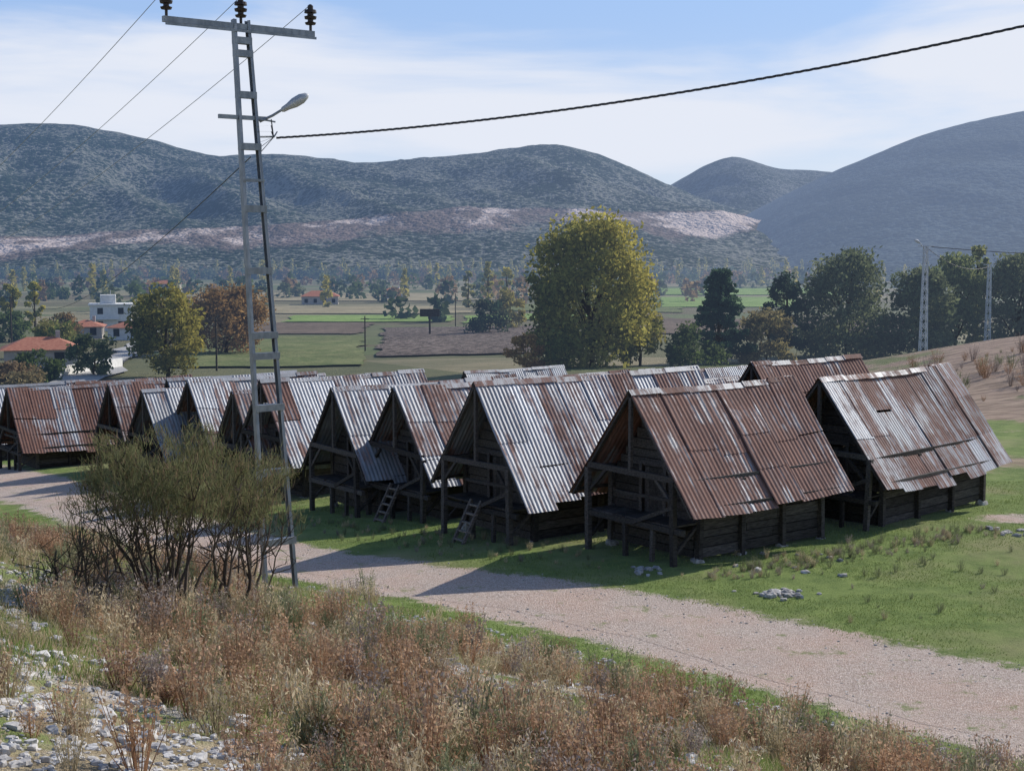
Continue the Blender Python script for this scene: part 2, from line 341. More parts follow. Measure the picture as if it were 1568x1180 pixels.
# ------------------------------------------------------------------ trees
LEAF=leafmat('foliage');BARK=simple('bark',(.07,.055,.04),(.15,.12,.09),6,hz=True,stretch=(3,3,.6))
def mixc(a,b,t): t=np.asarray(t)[:,None];return np.array(a)*(1-t)+np.array(b)*t
TB=1.5
def tree(name,x,y,h,w,ca,cb,n=3500,leaf=.26,kind='round',base=.14,m=46,seed=1,yel=None):
    r=np.random.default_rng(seed);z0=Hf(x,y);b=B()
    def prof(f):
        g=np.clip((f-base)/(1-base),0,1)
        if kind=='cone': return w/2*(1-g)**.75*sstep(-.02,.1,g)+.1
        if kind=='poplar': return w/2*np.sin(math.pi*np.clip(g,0.02,.98)**.7)**.5
        if kind=='full': return w/2*np.sqrt(np.sin(math.pi*np.clip(.16+.84*g,.03,.97)**.85))
        return w/2*np.sqrt(np.sin(math.pi*np.clip(g,.03,.97)**.85))
    tp=[(x+r.normal()*.04*w*t,y+r.normal()*.03*w*t,z0-.3+(h*.85+.3)*t) for t in np.linspace(0,1,6)]
    b.tube(tp,[h*(.018 if kind=='full' else .03)*(1-.85*t) for t in np.linspace(0,1,6)],7,0,(.1,.08,.06))
    fz=base+(1-base)*r.random(m)**(1. if kind=='full' else .85)*.97
    th=r.random(m)*2*math.pi;rr=prof(fz)*(.35+.6*r.random(m)**.6)*(.75+.4*vn(th*1.3,fz*4,seed))
    C=np.stack([x+rr*np.cos(th),y+rr*np.sin(th),z0+fz*h],1)
    for j in range(0,m,4):
        k=min(4,max(1,int(fz[j]*5*.7)));p0=np.array(tp[k]);p2=C[j];p1=(p0+p2)/2+(0,0,.06*h)
        b.tube([p0,p1,p2],[h*.008,h*.005,h*.002],4,0,(.1,.08,.06))
    cr=w*(.085+.07*r.random(m))*(.8 if kind!='cone' else .6)
    ci=r.integers(0,m,n);off=np.clip(r.normal(size=(n,3)),-1.7,1.7);off[:,2]*=.75 if kind!='cone' else .4
    Pp=C[ci]+off*cr[ci][:,None]*.75;Pp[:,2]=np.maximum(Pp[:,2],z0+.05)
    cb_=r.random(m);t=np.clip(cb_[ci]*.8+r.normal(size=n)*.15,0,1)
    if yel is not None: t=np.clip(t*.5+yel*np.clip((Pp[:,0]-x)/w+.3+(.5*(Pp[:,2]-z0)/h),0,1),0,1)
    col=mixc(ca,cb,t)*(.65+.7*r.random(n))[:,None]*TB
    b.leaves(Pp,leaf*(.6+.8*r.random(n)),.55,col,1)
    return b.obj(name,[BARK,LEAF])
YG=(.08,.11,.03);YE=(.32,.26,.05);OL=(.055,.07,.03);OR=(.22,.12,.05);DG=(.025,.045,.025);GG=(.07,.085,.04);GG2=(.12,.13,.065)
tree('poplar_tree',8.2,147,15.2,13.6,(.065,.082,.026),(.27,.235,.055),21000,.25,'full',.02,150,3,yel=.8)
tree('poplar_tree',13.4,150,9.,5.5,(.09,.10,.03),(.25,.21,.055),4500,.22,'full',.02,55,4)
tree('poplar_tree',3.9,149,8,5,(.09,.10,.03),(.27,.20,.06),3500,.22,'full',.03,45,5)
tree('oak_shrub',1.3,143,3.9,4,OR,(.28,.19,.06),1500,.2,'full',.02,20,6)
tree('pine_tree',22.8,158,10.5,7.6,DG,(.05,.085,.04),8500,.24,'cone',.04,140,7)
tree('olive_tree',19.5,152,4.2,7,OL,YG,2500,.22,'full',.05,30,8)
tree('oak_tree',28.5,160,5.4,8,(.12,.10,.05),(.18,.15,.06),3000,.24,'full',.04,36,9)
tree('olive_tree',32.5,170,10.,5.5,DG,GG,4000,.25,'full',.05,50,10)
tree('ash_tree',40,172,12.3,13,GG,GG2,12000,.26,'full',.03,110,11)
tree('ash_tree',47.5,168,10.5,9,GG,GG2,7000,.26,'full',.03,70,12)
tree('ash_tree',54,175,12,10,(.08,.10,.04),(.17,.18,.07),9000,.26,'full',.03,90,13)
tree('ash_tree',61,173,12,10,GG,GG2,9000,.26,'full',.03,90,14)
tree('ash_tree',68,180,13,12,GG,GG2,6000,.28,'full',.04,60,15)
tree('poplar_tree',57.5,178,13.5,4,(.10,.12,.05),(.24,.23,.08),3500,.24,'poplar',.04,40,16)
tree('walnut_tree',-36,150,9.1,8.6,(.06,.075,.025),(.24,.20,.045),7500,.22,'round',.13,64,17,yel=.6)
tree('plane_tree',-39.5,198,8.9,13,(.13,.085,.035),(.28,.165,.065),8000,.26,'round',.12,70,18)
tree('plane_tree',-49,205,7.5,8,(.10,.09,.04),(.24,.17,.06),3500,.26,'round',.1,36,19)
tree('walnut_tree',-60,188,5,6,YG,(.2,.17,.06),3000,.22,'round',.1,36,20)
tree('olive_tree',-47,141,2.8,5.5,OL,YG,2500,.2,'full',.05,30,21)
tree('olive_tree',-43.8,150,4.6,5.,OL,(.12,.14,.06),2500,.2,'round',.08,30,22)
tree('oak_shrub',-46,132,2.3,6,(.11,.08,.04),(.2,.14,.08),2500,.2,'full',.02,30,23)
tree('oak_shrub',-41,120,2.3,5,(.11,.08,.04),(.18,.15,.08),2000,.18,'full',.02,26,24)
tree('poplar_tree',-101,290,11,4,(.15,.15,.04),(.36,.30,.05),1800,.35,'poplar',.08,24,25)
tree('poplar_tree',-95,286,10,3.6,(.15,.15,.04),(.36,.30,.05),1800,.35,'poplar',.08,24,26)
tree('poplar_tree',-1.5,420,12,5,(.18,.17,.05),(.38,.31,.07),1500,.45,'poplar',.05,24,41)
tree('poplar_tree',-7,425,14,4,(.18,.17,.05),(.38,.31,.07),1500,.45,'poplar',.05,24,42)
tree('poplar_tree',-13,430,11,4,(.12,.13,.05),(.30,.26,.07),1500,.45,'poplar',.05,24,43)
tree('pine_tree',-97,262,9,6,DG,GG,2500,.3,'round',.08,30,27)
tree('olive_tree',-84,240,4.5,8,OL,YG,2500,.28,'full',.06,30,28)
tree('oak_tree',-71,225,4.5,8,OL,OR,2500,.28,'full',.06,30,29)
tree('oak_tree',-4,262,6,8.5,DG,(.07,.07,.035),2500,.3,'full',.06,30,30)
tree('poplar_tree',-.5,285,7.5,7,(.12,.11,.04),(.26,.21,.06),2500,.3,'full',.06,30,31)
tree('olive_tree',-60,300,5,9,OL,OR,2200,.3,'full',.06,30,33)
b=B();r=np.random.default_rng(5)
for k in range(1500):
    y=300+820*r.random()**.6
    if r.random()<.4: y=1000+60*r.random()
    x=(r.random()*1.0-.5)*y*1.0
    if y<430 and -.25*y<x<.3*y and r.random()<.8: continue
    z0=Hf(x,y);pop=r.random()<.16
    if vn(x*.012,y*.02,4)<.40 and y<980: continue
    h=(9+6*r.random()) if pop else 4+5*r.random();w_=(3 if pop else 5+6*r.random())
    nl=60;th=r.random(nl)*6.28;f=r.random(nl)**.9
    pr=np.sqrt(np.sin(math.pi*np.clip(f,.04,.96)**.8))*w_/2*np.sqrt(r.random(nl))
    Pp=np.stack([x+pr*np.cos(th),y+pr*np.sin(th),z0+f*h],1)
    cc=[((.15,.15,.05),(.36,.29,.07)),(OL,YG),(GG,GG2),((.13,.09,.05),(.24,.16,.08)),(DG,OL)][0 if pop else r.integers(1,5)]
    b.leaves(Pp,.75+.6*r.random(nl),.7,mixc(cc[0],cc[1],r.random(nl))*1.4,0)
b.obj('distant_trees',[LEAF])
# ------------------------------------------------------------------ village houses
WW=simple('white_render',(.58,.57,.54),(.70,.69,.66),2,hz=True);TILE=simple('roof_tile',(.32,.12,.075),(.43,.19,.12),3,hz=True);DK=simple('window_dark',(.03,.035,.04),(.05,.055,.06),3,.3,hz=True)
GRW=simple('grey_render',(.36,.33,.29),(.46,.42,.38),2,hz=True)
def house(name,x,y,w_,d_,h,rz=0.,roof='hip',wall=WW,storeys=2,rh=1.6):
    e=empty(name,(x,y,Hf(x,y)-.2),rz);b=B();b.box((-w_/2,-d_/2,0),(w_/2,d_/2,h));b.obj('walls',[wall],parent=e)
    b=B()
    if roof=='flat':
        b.box((-w_/2-.3,-d_/2-.3,h),(w_/2+.3,d_/2+.3,h+.25));b.box((-w_/4,-d_/4,h+.25),(w_/8,d_/4,h+2.0));
        b.beam((0,0,h+1.9),(0,0,h+3.),.1,.1)
        b.obj('roof',[wall],parent=e)
    else:
        o=.5;r_=w_/2-d_/2*.8 if w_>d_ else .3
        P=[(-w_/2-o,-d_/2-o,h),(w_/2+o,-d_/2-o,h),(w_/2+o,d_/2+o,h),(-w_/2-o,d_/2+o,h),(-r_,-.05,h+rh),(r_,-.05,h+rh),(r_,.05,h+rh),(-r_,.05,h+rh)]
        b.hexa(P);b.obj('roof',[TILE],parent=e)
        b=B();b.box((w_*.2,-.3,h+rh*.4),(w_*.2+.5,.3,h+rh+.7));b.obj('chimney',[wall],parent=e)
    b=B()
    for s_ in range(storeys):
        zz=.9+s_*h/storeys
        for k in range(max(2,int(w_/3))):
            xx=-w_/2+(k+.5)*w_/max(2,int(w_/3));b.box((xx-.55,-d_/2-.04,zz),(xx+.55,-d_/2+.05,zz+1.3))
        for k in (-.25,.25): b.box((w_/2-.05,k*d_-.5,zz),(w_/2+.04,k*d_+.5,zz+1.3));b.box((-w_/2-.04,k*d_-.5,zz),(-w_/2+.05,k*d_+.5,zz+1.3))
    b.obj('windows',[DK],parent=e)
    if storeys>1:
        b=B();b.box((-w_/2,-d_/2-1.3,h/2-.1),(w_*.2,-d_/2,h/2+.05));
        for k in range(9): b.beam((-w_/2+.05+k*w_*.7/8,-d_/2-1.25,h/2+.05),(-w_/2+.05+k*w_*.7/8,-d_/2-1.25,h/2+.95),.06,.06)
        b.beam((-w_/2,-d_/2-1.25,h/2+.95),(w_*.2,-d_/2-1.25,h/2+.95),.07,.07);b.obj('balcony',[wall],parent=e)
house('white_house',-81.5,292,8,7,5.4,.25,'flat')
house('red_roof_house',-54.5,166,8,6,2.5,.3,'hip',GRW,1,1.3)
house('red_roof_house',-66,250,6.5,6,2.4,-.2,'hip',WW,1,1.1)
house('red_roof_house',-76,256,6,6,2.4,.2,'hip',GRW,1,1.1)
house('farm_house',-64,480,12,8,3.,.1,'hip',GRW,1,1.8)
house('farm_house',-46,560,9,7,3.,-.1,'hip',WW,1,1.4)
house('farm_house',-150,620,14,8,5.,.1,'hip',GRW,2,1.5)
b=B();b.beam((-47.4,143,Hf(-47.4,143)-.3),(-45,165,Hf(-45,165)-.3),.25,3.0);b.obj('roadside_wall',[WW])
# ------------------------------------------------------------------ granary sheds
m,nt,o=newmat('corrugated_iron')
tc=N(nt,'TexCoord').outputs['Object'];rnd=N(nt,'ObjectInfo').outputs['Random']
off=N(nt,'VectorMath',{0:tc,1:N(nt,'CombineXYZ',{0:math_(nt,'MULTIPLY',rnd,91.),1:math_(nt,'MULTIPLY',rnd,37.),2:0.}).outputs[0]},operation='ADD').outputs[0]
at=N(nt,'Attribute',attribute_name='col').outputs['Color'];sp=N(nt,'SeparateColor',{0:at}).outputs
st=noise(nt,mapping(nt,off,(6,.45,.45)),1.,6,.65);st2=noise(nt,mapping(nt,off,(26,1.2,1.2)),1.,4,.6);bl=noise(nt,off,.9,7,.72)
rf=math_(nt,'ADD',math_(nt,'ADD',math_(nt,'MULTIPLY',math_(nt,'SUBTRACT',st,.5),2.2),math_(nt,'MULTIPLY',math_(nt,'SUBTRACT',bl,.5),2.2)),math_(nt,'ADD',sp[0],math_(nt,'MULTIPLY',math_(nt,'SUBTRACT',st2,.5),1.2)))
rf=mr(nt,rf,.18,.78)
galv=mix(nt,mr(nt,bl,.35,.65),(.26,.275,.30),(.39,.41,.44));galv=mix(nt,mr(nt,st2,.45,.7,0,.5),galv,(.21,.185,.175))
rust=mix(nt,mr(nt,st2,.3,.7),(.115,.05,.036),(.25,.12,.085));rust=mix(nt,mr(nt,st,.48,.76,0,.65),rust,(.30,.215,.19))
rust=mix(nt,mr(nt,bl,.52,.72,0,.6),rust,(.085,.045,.038))
col=mix(nt,math_(nt,'MULTIPLY',rf,.95),galv,rust);col=mix(nt,1.,col,N(nt,'CombineColor',{0:sp[1],1:sp[1],2:sp[1]}).outputs[0],'MULTIPLY')
rg=math_(nt,'ADD',math_(nt,'MULTIPLY',rf,.25),.60);mt=math_(nt,'SUBTRACT',.25,math_(nt,'MULTIPLY',rf,.24))
s=bsdf(nt,col,rg,mt,bump(nt,st2,.3,.01),.25);nt.links.new(s,o.inputs[0]);IRON=m
m,nt,o=newmat('weathered_timber')
tc=N(nt,'TexCoord').outputs['Object'];at=N(nt,'Attribute',attribute_name='col').outputs['Color']
nn=noise(nt,mapping(nt,tc,(1.5,6,12)),3.,6,.7)
col=mix(nt,mr(nt,nn,.3,.7),(.036,.032,.030),(.115,.102,.094));col=mix(nt,1.,col,at,'MULTIPLY')
nt.links.new(bsdf(nt,col,.9,0,bump(nt,nn,.6,.02),.15),o.inputs[0]);WOOD=m
STONE=simple('limestone',(.28,.26,.24),(.50,.48,.45),9,.95,bs=.6)
def shed(name,x,y,ang=52,L=5.6,W=3.9,Hh=3.8,E=1.22,rust=.5,var=.35,z=None,seed=1,detail=True,ladder=False):
    r=np.random.default_rng(seed);z0=(Hf(x+.3,y+.3)-.02) if z is None else z
    e=empty(name,(x,y,z0),math.radians(90-ang));tone=lambda:tuple([.55+.8*r.random()]*3)
    ov=.75;sl=math.hypot(W/2,Hh-E);cosA=(W/2)/sl;sinA=(Hh-E)/sl
    NR=7
    for side,nm in ((-1,'roof_right'),(1,'roof_left')):
        b=B();pw=.86;npan=int(round(L/pw));pw=L/npan
        for p in range(npan):
            u_=r.random();tiers=[(0,.52),(.49,1.0)] if u_<.45 else ([(0,1.)] if u_<.75 else [(0,.36),(.33,.70),(.67,1.)])
            pr=rust+var*(r.random()*2-1);tilt=r.normal()*.008
            for ti,(d0,d1) in enumerate(tiers):
                rr=np.clip(pr+.3*r.normal()*var*1.6,0,1.1);br=.84+.24*r.random()
                if d1==1.: d1=1+.022*r.normal()+.01
                elif d0==0: d1+=.03*r.normal()
                k=NR*6+1;xs=np.linspace(-.04,pw+.03,k)+p*pw+r.normal()*.008;ds=np.linspace(d0,d1,5)*sl
                lift=.010*(p%2)+.014*(len(tiers)-1-ti)+.008
                XX,DD=np.meshgrid(xs,ds)
                w_=.0085*np.cos((XX-p*pw)/(pw/NR)*2*math.pi)+lift+.05*(vn(XX*.9+seed,DD*.8+side,seed)-.5)+tilt*DD
                sag=-.07*np.sin(np.clip(XX/L,0,1)*math.pi)*(1+.3*(seed%3))+.04*(vn(XX*.7,XX*0,seed+3)-.5)
                VV=np.stack([XX,side*(DD*cosA+w_*sinA),Hh-DD*sinA+w_*cosA+sag],-1).reshape(-1,3)
                a=(np.arange(4)[:,None]*k+np.arange(k-1)[None]).ravel()
                b.add(VV,np.stack([a,a+1,a+k+1,a+k],1),0,(rr,br,0))
        b.obj(nm,[IRON],smooth=True,parent=e)
    b=B();seg=6
    for k in range(seg):
        xa,xb=-.06+k*(L+.1)/seg,-.06+(k+1)*(L+.1)/seg+.03;zz=Hh+.045-.07*math.sin((k+.5)/seg*math.pi)+.008*r.normal()
        br=.75+.25*r.random();rr=np.clip(rust*.9+.3*r.normal(),0,1)
        for s_ in (-1,1):
            b.add([(xa,0,zz),(xb,0,zz),(xb,s_*.15*cosA*1.2,zz-.15*sinA),(xa,s_*.15*cosA*1.2,zz-.15*sinA)],[[0,1,2,3]],0,(rr*.8,br,0))
    b.obj('ridge_cap',[IRON],parent=e)
    b=B();Wb=W*.70;hb=Wb/2
    def roofz(yy): return Hh-.09-(abs(yy)/(W/2))*(Hh-E)
    for xx in (.03,L-.06):
        for s_ in (-1,1): b.beam((xx,0,Hh-.06),(xx,s_*W/2*.97,E-.02),.05,.10,0,tone(),up=(1,0,0))
    b.beam((-.02,0,Hh-.12),(L,0,Hh-.12),.09,.09,0,tone())
    for s_ in (-1,1):
        b.beam((0,s_*hb,roofz(hb)-.06),(L-.1,s_*hb,roofz(hb)-.06),.11,.12,0,tone())
        b.beam((0,s_*W*.46,E+.1),(L,s_*W*.46,E+.1),.07,.07,0,tone())
        b.beam((.02,s_*hb,0-.3),(.02+.03*r.normal(),s_*hb*(1+.03*r.normal()),roofz(hb)),.12,.12,0,tone())
        for xx in np.linspace(ov,L-.5,4):
            b.beam((xx,s_*(hb+.03),-.3),(xx+.03*r.normal(),s_*(hb+.03),roofz(hb)-.1),.13,.12,0,tone())
    b.beam((.02,-hb,E+.72),(.02,hb,E+.74+.05*r.normal()),.09,.13,0,tone())
    b.beam((.02,-hb-.3,.82),(.02,hb+.1,.82+.03*r.normal()),.10,.12,0,tone())
    b.beam((.02,0,E+.74),(.02,0,Hh-.1),.08,.08,0,tone())
    b.beam((-.03,-hb,1.35),(-.03,-hb*.1,.84),.06,.09,0,tone())
    b.beam((.03,hb*.1,-.3),(.03,hb*.12,.80),.10,.10,0,tone())
    b.beam((.03,-hb*.5,-.3),(.03,-hb*.52,.80),.09,.09,0,tone())
    b.beam((.08,hb*.98,.3),(ov,hb*.98,.85),.07,.07,0,tone());b.beam((.08,-hb*.98,.3),(ov,-hb*.98,.85),.07,.07,0,tone())
    for s_ in (-1,1): b.beam((.02,s_*hb*.97,E+.15),(.02,s_*hb*.55,E+.72),.07,.07,0,tone())
    for k in range(7):
        yy=-hb+k*2*hb/7;b.box((0.06-.05*r.random(),yy+.01,.885+.004*r.random()),(ov+.1,yy+2*hb/7-.015,.925+.006*r.random()),0,tone())
    if r.random()<.7: b.beam((-.04,-hb,1.5),(-.04,hb*.25,1.48),.05,.07,0,tone())
    b.obj('timber_frame',[WOOD],parent=e)
    b=B()
    for s_ in (-1,1):
        zz=.12
        while zz<roofz(hb)-.12:
            hh=.17+.09*r.random();t=.025*r.random();split=ov+(L-.4-ov)*(.3+.4*r.random());z1=min(zz+hh-.02,roofz(hb)-.1)
            y1=hb-.03+t
            for xa,xb in ((ov,split-.01),(split+.01,L-.4)):
                ya,yb=sorted((s_*(hb-.10),s_*y1));b.box((xa,ya,zz),(xb,yb,z1),0,tone())
            zz+=hh
    for xx,dr in ((ov,1),(L-.42,0)):
        zz=.12
        while zz<Hh-.45:
            hh=.17+.09*r.random();z1=zz+hh-.02;lim=min(hb-.12,(Hh-.22-z1)/(Hh-E)*W/2)
            if lim<.05: break
            t=.02*r.random()
            if dr and .9<zz<1.95:
                b.box((xx-t,-lim,zz),(xx+.07,-.38,z1),0,tone());b.box((xx-t,.38,zz),(xx+.07,lim,z1),0,tone())
            else: b.box((xx-t,-lim,zz),(xx+.07,lim,z1),0,tone())
            zz+=hh
    b.obj('plank_walls',[WOOD],parent=e)
    b=B()
    for k in range(5): b.box((ov+.05,-.36+k*.144,.93),(ov+.08,-.36+k*.144+.138,1.98),0,tone())
    for s_ in (-1,1): b.box((ov-.05,s_*.40-.045,.93),(ov-.022,s_*.40+.045,2.05),0,(1.3,)*3)
    b.box((ov-.05,-.46,2.052),(ov-.022,.46,2.14),0,(1.3,)*3)
    b.obj('door',[WOOD],parent=e)
    if detail:
        b=B()
        for xx in np.linspace(ov,L-.5,4):
            for s_ in (-1,1):
                Vs,Fs=rockvar[r.integers(0,8)];b.add(Vs*np.array((.16,.14,.12))*(.8+.5*r.random())+np.array((xx,s_*hb,.0)),Fs)
        b.obj('foundation_stones',[STONE],parent=e)
    if ladder:
        b=B();p0=np.array((-.75,-.1,-.25));p1=np.array((0.,-.05,1.0));d=np.array((0,.2,0))
        for s_ in (-1,1): b.beam(p0+d*s_,p1+d*s_,.06,.08,0,(1.8,1.7,1.6))
        for k in range(6): q=p0+(p1-p0)*(k+.7)/6.3;b.beam(q-d*1.2,q+d*1.2,.07,.04,0,(3.,2.9,2.7))
        b.obj('ladder',[WOOD],parent=e)
    return e
def rock_variant(r):
    idx={};V=[];F=[]
    def vid(p):
        if p not in idx: idx[p]=len(V);V.append(p)
        return idx[p]
    for ax in range(3):
        for s_ in (-1,1):
            for a in (-1,0):
                for b_ in (-1,0):
                    q=[]
                    for da,db in ((0,0),(1,0),(1,1),(0,1)):
                        p=[0,0,0];p[ax]=s_;p[(ax+1)%3]=a+da;p[(ax+2)%3]=b_+db;q.append(vid(tuple(p)))
                    if s_<0:q=q[::-1]
                    F.append(q)
    V=np.array(V,float);V/=np.linalg.norm(V,axis=1)[:,None]**.7;V*=(.75+.4*r.random((len(V),1)));V+=r.normal(size=V.shape)*.07
    return V,np.array(F)
rr_=np.random.default_rng(3);rockvar=[rock_variant(rr_) for _ in range(8)]
shed('granary_shed',2.65,32.0,52,5.4,4.05,3.8,1.22,.84,.10,seed=1)
shed('granary_shed',7.7,35.8,45,6.5,3.95,3.78,1.2,.52,.25,z=-.10,seed=2)
shed('granary_shed',-.9,34.9,52,7.6,3.9,3.9,1.2,.42,.30,seed=3,ladder=True)
fr=[(-3.2,38.7,3.65,.62,.55),(-5.05,40.2,3.6,.2,.15),(-7.9,45,3.75,.32,.35),(-9.1,46.6,3.4,.4,.3),(-11.8,52,3.65,.35,.4),(-13.0,54,3.65,.15,.2),(-13.6,52.6,3.35,.1,.2),(-15.8,56,3.55,.85,.2),(-18.9,62,3.5,.8,.3),(-21.2,60,3.45,.6,.5),(-25,66,3.5,.3,.3)]
for k,(x,y,h,ru,va) in enumerate(fr):
    shed('granary_shed',x,y,52+(1.2 if k%2 else -1.),5.4 if k not in(2,) else 6.2,3.7,h,h-2.5,ru,va,seed=10+k,ladder=(k in(0,4)))
R=np.array((math.sin(math.radians(52)),math.cos(math.radians(52))))
allp=[(-.9,34.9)]+[(a[0],a[1]) for a in fr]
rq=np.random.default_rng(77);cnt=0
for row,offd in ((1,9.2),(2,17.2)):
    for k,(x,y) in enumerate(allp):
        if k in (4,6,7) : continue
        if row==2 and k in (0,1,9,10,11): continue
        if row==1 and k==0: p=(6.85,40.9);ru=.9;Lh=4.7
        else: p=(x+R[0]*offd+rq.normal()*.4,y+R[1]*offd+rq.normal()*.4);ru=rq.choice([.15,.35,.6,.8]);Lh=5.6+rq.random()
        cnt+=1
        hh=3.72 if k==0 else 3.45-.12*row+.1*rq.normal()
        shed('granary_shed',p[0],p[1],52+rq.normal()*1.5,Lh,3.7,hh,hh-2.5,ru,.15 if k==0 else .3,z=-.05 if k==0 else Hf(*p)-(.15+.2*row),seed=100+cnt,detail=False)
# ------------------------------------------------------------------ utility pole (lattice steel)
STEEL=simple('galvanised_steel',(.20,.215,.23),(.30,.315,.33),8,.5,.5,stretch=(1,1,.4));INS=simple('insulator',(.03,.022,.02),(.05,.04,.035),5,.3);BLK=simple('cable_black',(.05,.05,.055),(.08,.08,.085),8,.6);ALW=simple('wire_aluminium',(.25,.26,.28),(.33,.34,.36),8,.5,.4)
pb=np.array((-4.48,27.5,Hf(-4.48,27.5)-.1));pt=np.array((-5.28,28.5,11.35));ax=np.array((R[0],R[1],0))
def pz(z_): t=(z_-pb[2])/(pt[2]-pb[2]);return pb+(pt-pb)*t,.72+(.34-.72)*t
pole=empty('utility_pole',tuple(pb));
def chl(b,p0,p1,s_,ax):
    nrm_=np.array((-ax[1],ax[0],0))
    b.beam(p0,p1,.012,.13,0,up=nrm_)
    for k in (-1,1):
        o_=nrm_*k*.059-ax*s_*.028;b.beam(p0+o_,p1+o_,.052,.01,0,up=nrm_)
b=B()
lo=pb.copy();lo[2]-=.5
for s_ in (-1,1): chl(b,lo+ax*s_*.36-pb,pt+ax*s_*.17-pb,s_,ax)
b.obj('channel_legs',[STEEL],parent=pole)
b=B()
for z_ in (1.25,2.6,3.85,4.85,5.25,6.5,7.7,8.25,8.9,9.9,10.7,10.95):
    p,w_=pz(z_);p=p-pb;b.beam(p-ax*w_/2*1.03,p+ax*w_/2*1.03,.15,.13 if z_ not in(8.25,) else .05,0)
b.obj('battens',[STEEL],parent=pole)
b=B();p,_=pz(11.22);p=p-pb;b.beam(p-ax*1.62,p+ax*1.62,.10,.11,0);b.beam(p-ax*1.62+(.06,-.06,-.09),p+ax*1.62+(.06,-.06,-.09),.02,.05,0)
b.obj('crossarm',[STEEL],parent=pole)
b=B();itop=[]
for k in (-1.55,0.,1.55):
    q=p+ax*k+np.array((0,0,.05));itop.append(q+pb+np.array((0,0,.52)))
    prof=[(0,.025),(.12,.025),(.13,.085),(.17,.10),(.19,.05),(.23,.05),(.24,.10),(.29,.11),(.31,.055),(.35,.055),(.36,.11),(.42,.10),(.43,.05),(.50,.05),(.53,.02)]
    b.tube([q+np.array((0,0,a)) for a,_ in prof],[c*1.15 for _,c in prof],12,0)
b.obj('insulators',[INS],parent=pole)
b=B();p,_=pz(9.46);p=p-pb;b.beam(p-ax*.62,p+ax*.42,.06,.08,0);p,_=pz(9.1);p-=pb
b.tube([p+ax*.2,p+ax*.55+(0,0,.02),p+ax*.62+(0,0,.12)],[.02,.02,.015],6,0);b.beam(p+ax*.2+(0,0,.35),p+ax*.6+(0,-.1,.3),.03,.03,0);b.obj('bracket_arm',[STEEL],parent=pole)
b=B();p,_=pz(9.0);p-=pb
for k in range(3):
    b.tube([p+ax*.2+(0,-.05,.4-k*.1),p+ax*.5+(0,-.08,.45-k*.12),p+ax*.55+(0,-.1,.1),p+ax*.25+(0,-.05,-.1*k)],[.012]*4,5,0)
b.obj('jumper_wires',[BLK],parent=pole)
p,_=pz(9.4);q=p+ax*.25
e=empty('street_lamp',tuple(q));b=B();b.tube([(0,0,0),(.25,.05,.12),(.5,.1,.28)],[.028,.026,.024],8,0);b.obj('lamp_arm',[STEEL],parent=e)
b=B();d=np.array((.82,.12,.5));d/=np.linalg.norm(d);s0=np.array((.42,.085,.22))
b.tube([s0+d*t for t in (0,.04,.15,.3,.46,.58,.62)],[.03,.055,.065,.10,.10,.06,.01],12,0);b.obj('lamp_head',[simple('lamp_housing',(.42,.43,.44),(.5,.5,.5),5,.4,.2)],smooth=True,parent=e)
def cable(name,pts,rad,mat,k=6):
    b=B();b.tube(pts,[rad]*len(pts),k,0)
    return b.obj(name,[mat],smooth=True)
p0=pz(9.08)[0]+ax*.6
T=np.linspace(0,1,120);base_=np.stack([p0[0]+(12-p0[0])*T,p0[1]+(20-p0[1])*T,9.1+.195*T+1.9*T*T],1)
TT=np.linspace(0,1,520)
b=B();bs=np.stack([np.interp(TT,T,base_[:,i_]) for i_ in range(3)],1)
for ph in (0,2.09,4.19):
    a=TT*2*math.pi*40+ph;b.tube(bs+np.stack([0*a,.013*np.cos(a),.013*np.sin(a)],1),[.011]*520,5,0)
b.obj('overhead_cable',[BLK],smooth=True)
def sagline(a,b_,sag,n=50):
    t=np.linspace(0,1,n)[:,None];p=np.array(a)*(1-t)+np.array(b_)*t;p[:,2]-=(sag*4*t*(1-t))[:,0];return p
WP=simple('pole_white',(.45,.46,.47),(.58,.59,.60),5,.6,.1,hz=True)
def lattice_pole(name,x,y,h,w0=.62,w1=.3,lamp=False,mat=WP):
    z0=Hf(x,y);e=empty(name,(x,y,z0));b=B();n=12
    def cor(t,i_): w_=(w0+(w1-w0)*t)/2;sx=(-1,1,1,-1)[i_];sy=(-1,-1,1,1)[i_];return (sx*w_,sy*w_,-.3+t*(h+.3))
    for i_ in range(4): b.beam(cor(0,i_),cor(1,i_),.075,.075,0)
    for k in range(n):
        for i_ in range(4):
            b.beam(cor(k/n,i_),cor((k+1)/n,(i_+1)%4),.04,.04,0);b.beam(cor(k/n,(i_+1)%4),cor((k+1)/n,i_),.04,.04,0)
    b.obj('lattice',[mat],parent=e);b=B();b.beam((-.7,0,h),(.7,0,h-.02),.09,.09,0);b.beam((-.5,0,h-.9),(.5,0,h-.9),.06,.06,0);b.obj('crossarm',[mat],parent=e)
    if lamp:
        b=B();b.tube([(-.1,0,h-.3),(-.4,-.1,h+.1),(-.6,-.15,h+.3)],[.04,.035,.035],6,0);b.tube([(-.55,-.14,h+.25),(-.7,-.16,h+.36),(-.95,-.2,h+.5),(-1.1,-.22,h+.54)],[.05,.12,.12,.04],8,0);b.obj('lamp',[mat],parent=e)
    return e
lattice_pole('lattice_pole',36.7,128,6.9-Hf(36.7,128),lamp=True)
lattice_pole('lattice_pole',55,166,11.)
lattice_pole('lattice_pole',-54,104,9)
for k,(q,dx) in enumerate(zip(itop,(-1.2,0,1.2))):
    cable('power_line',sagline(q,(-54+dx,104,Hf(-54,104)+9.),3.0,60),.009,ALW,4)
cable('overhead_wire',sagline(pz(8.7)[0],(-46,140,Hf(-46,140)+7.5),1.2,40),.014,BLK,4)
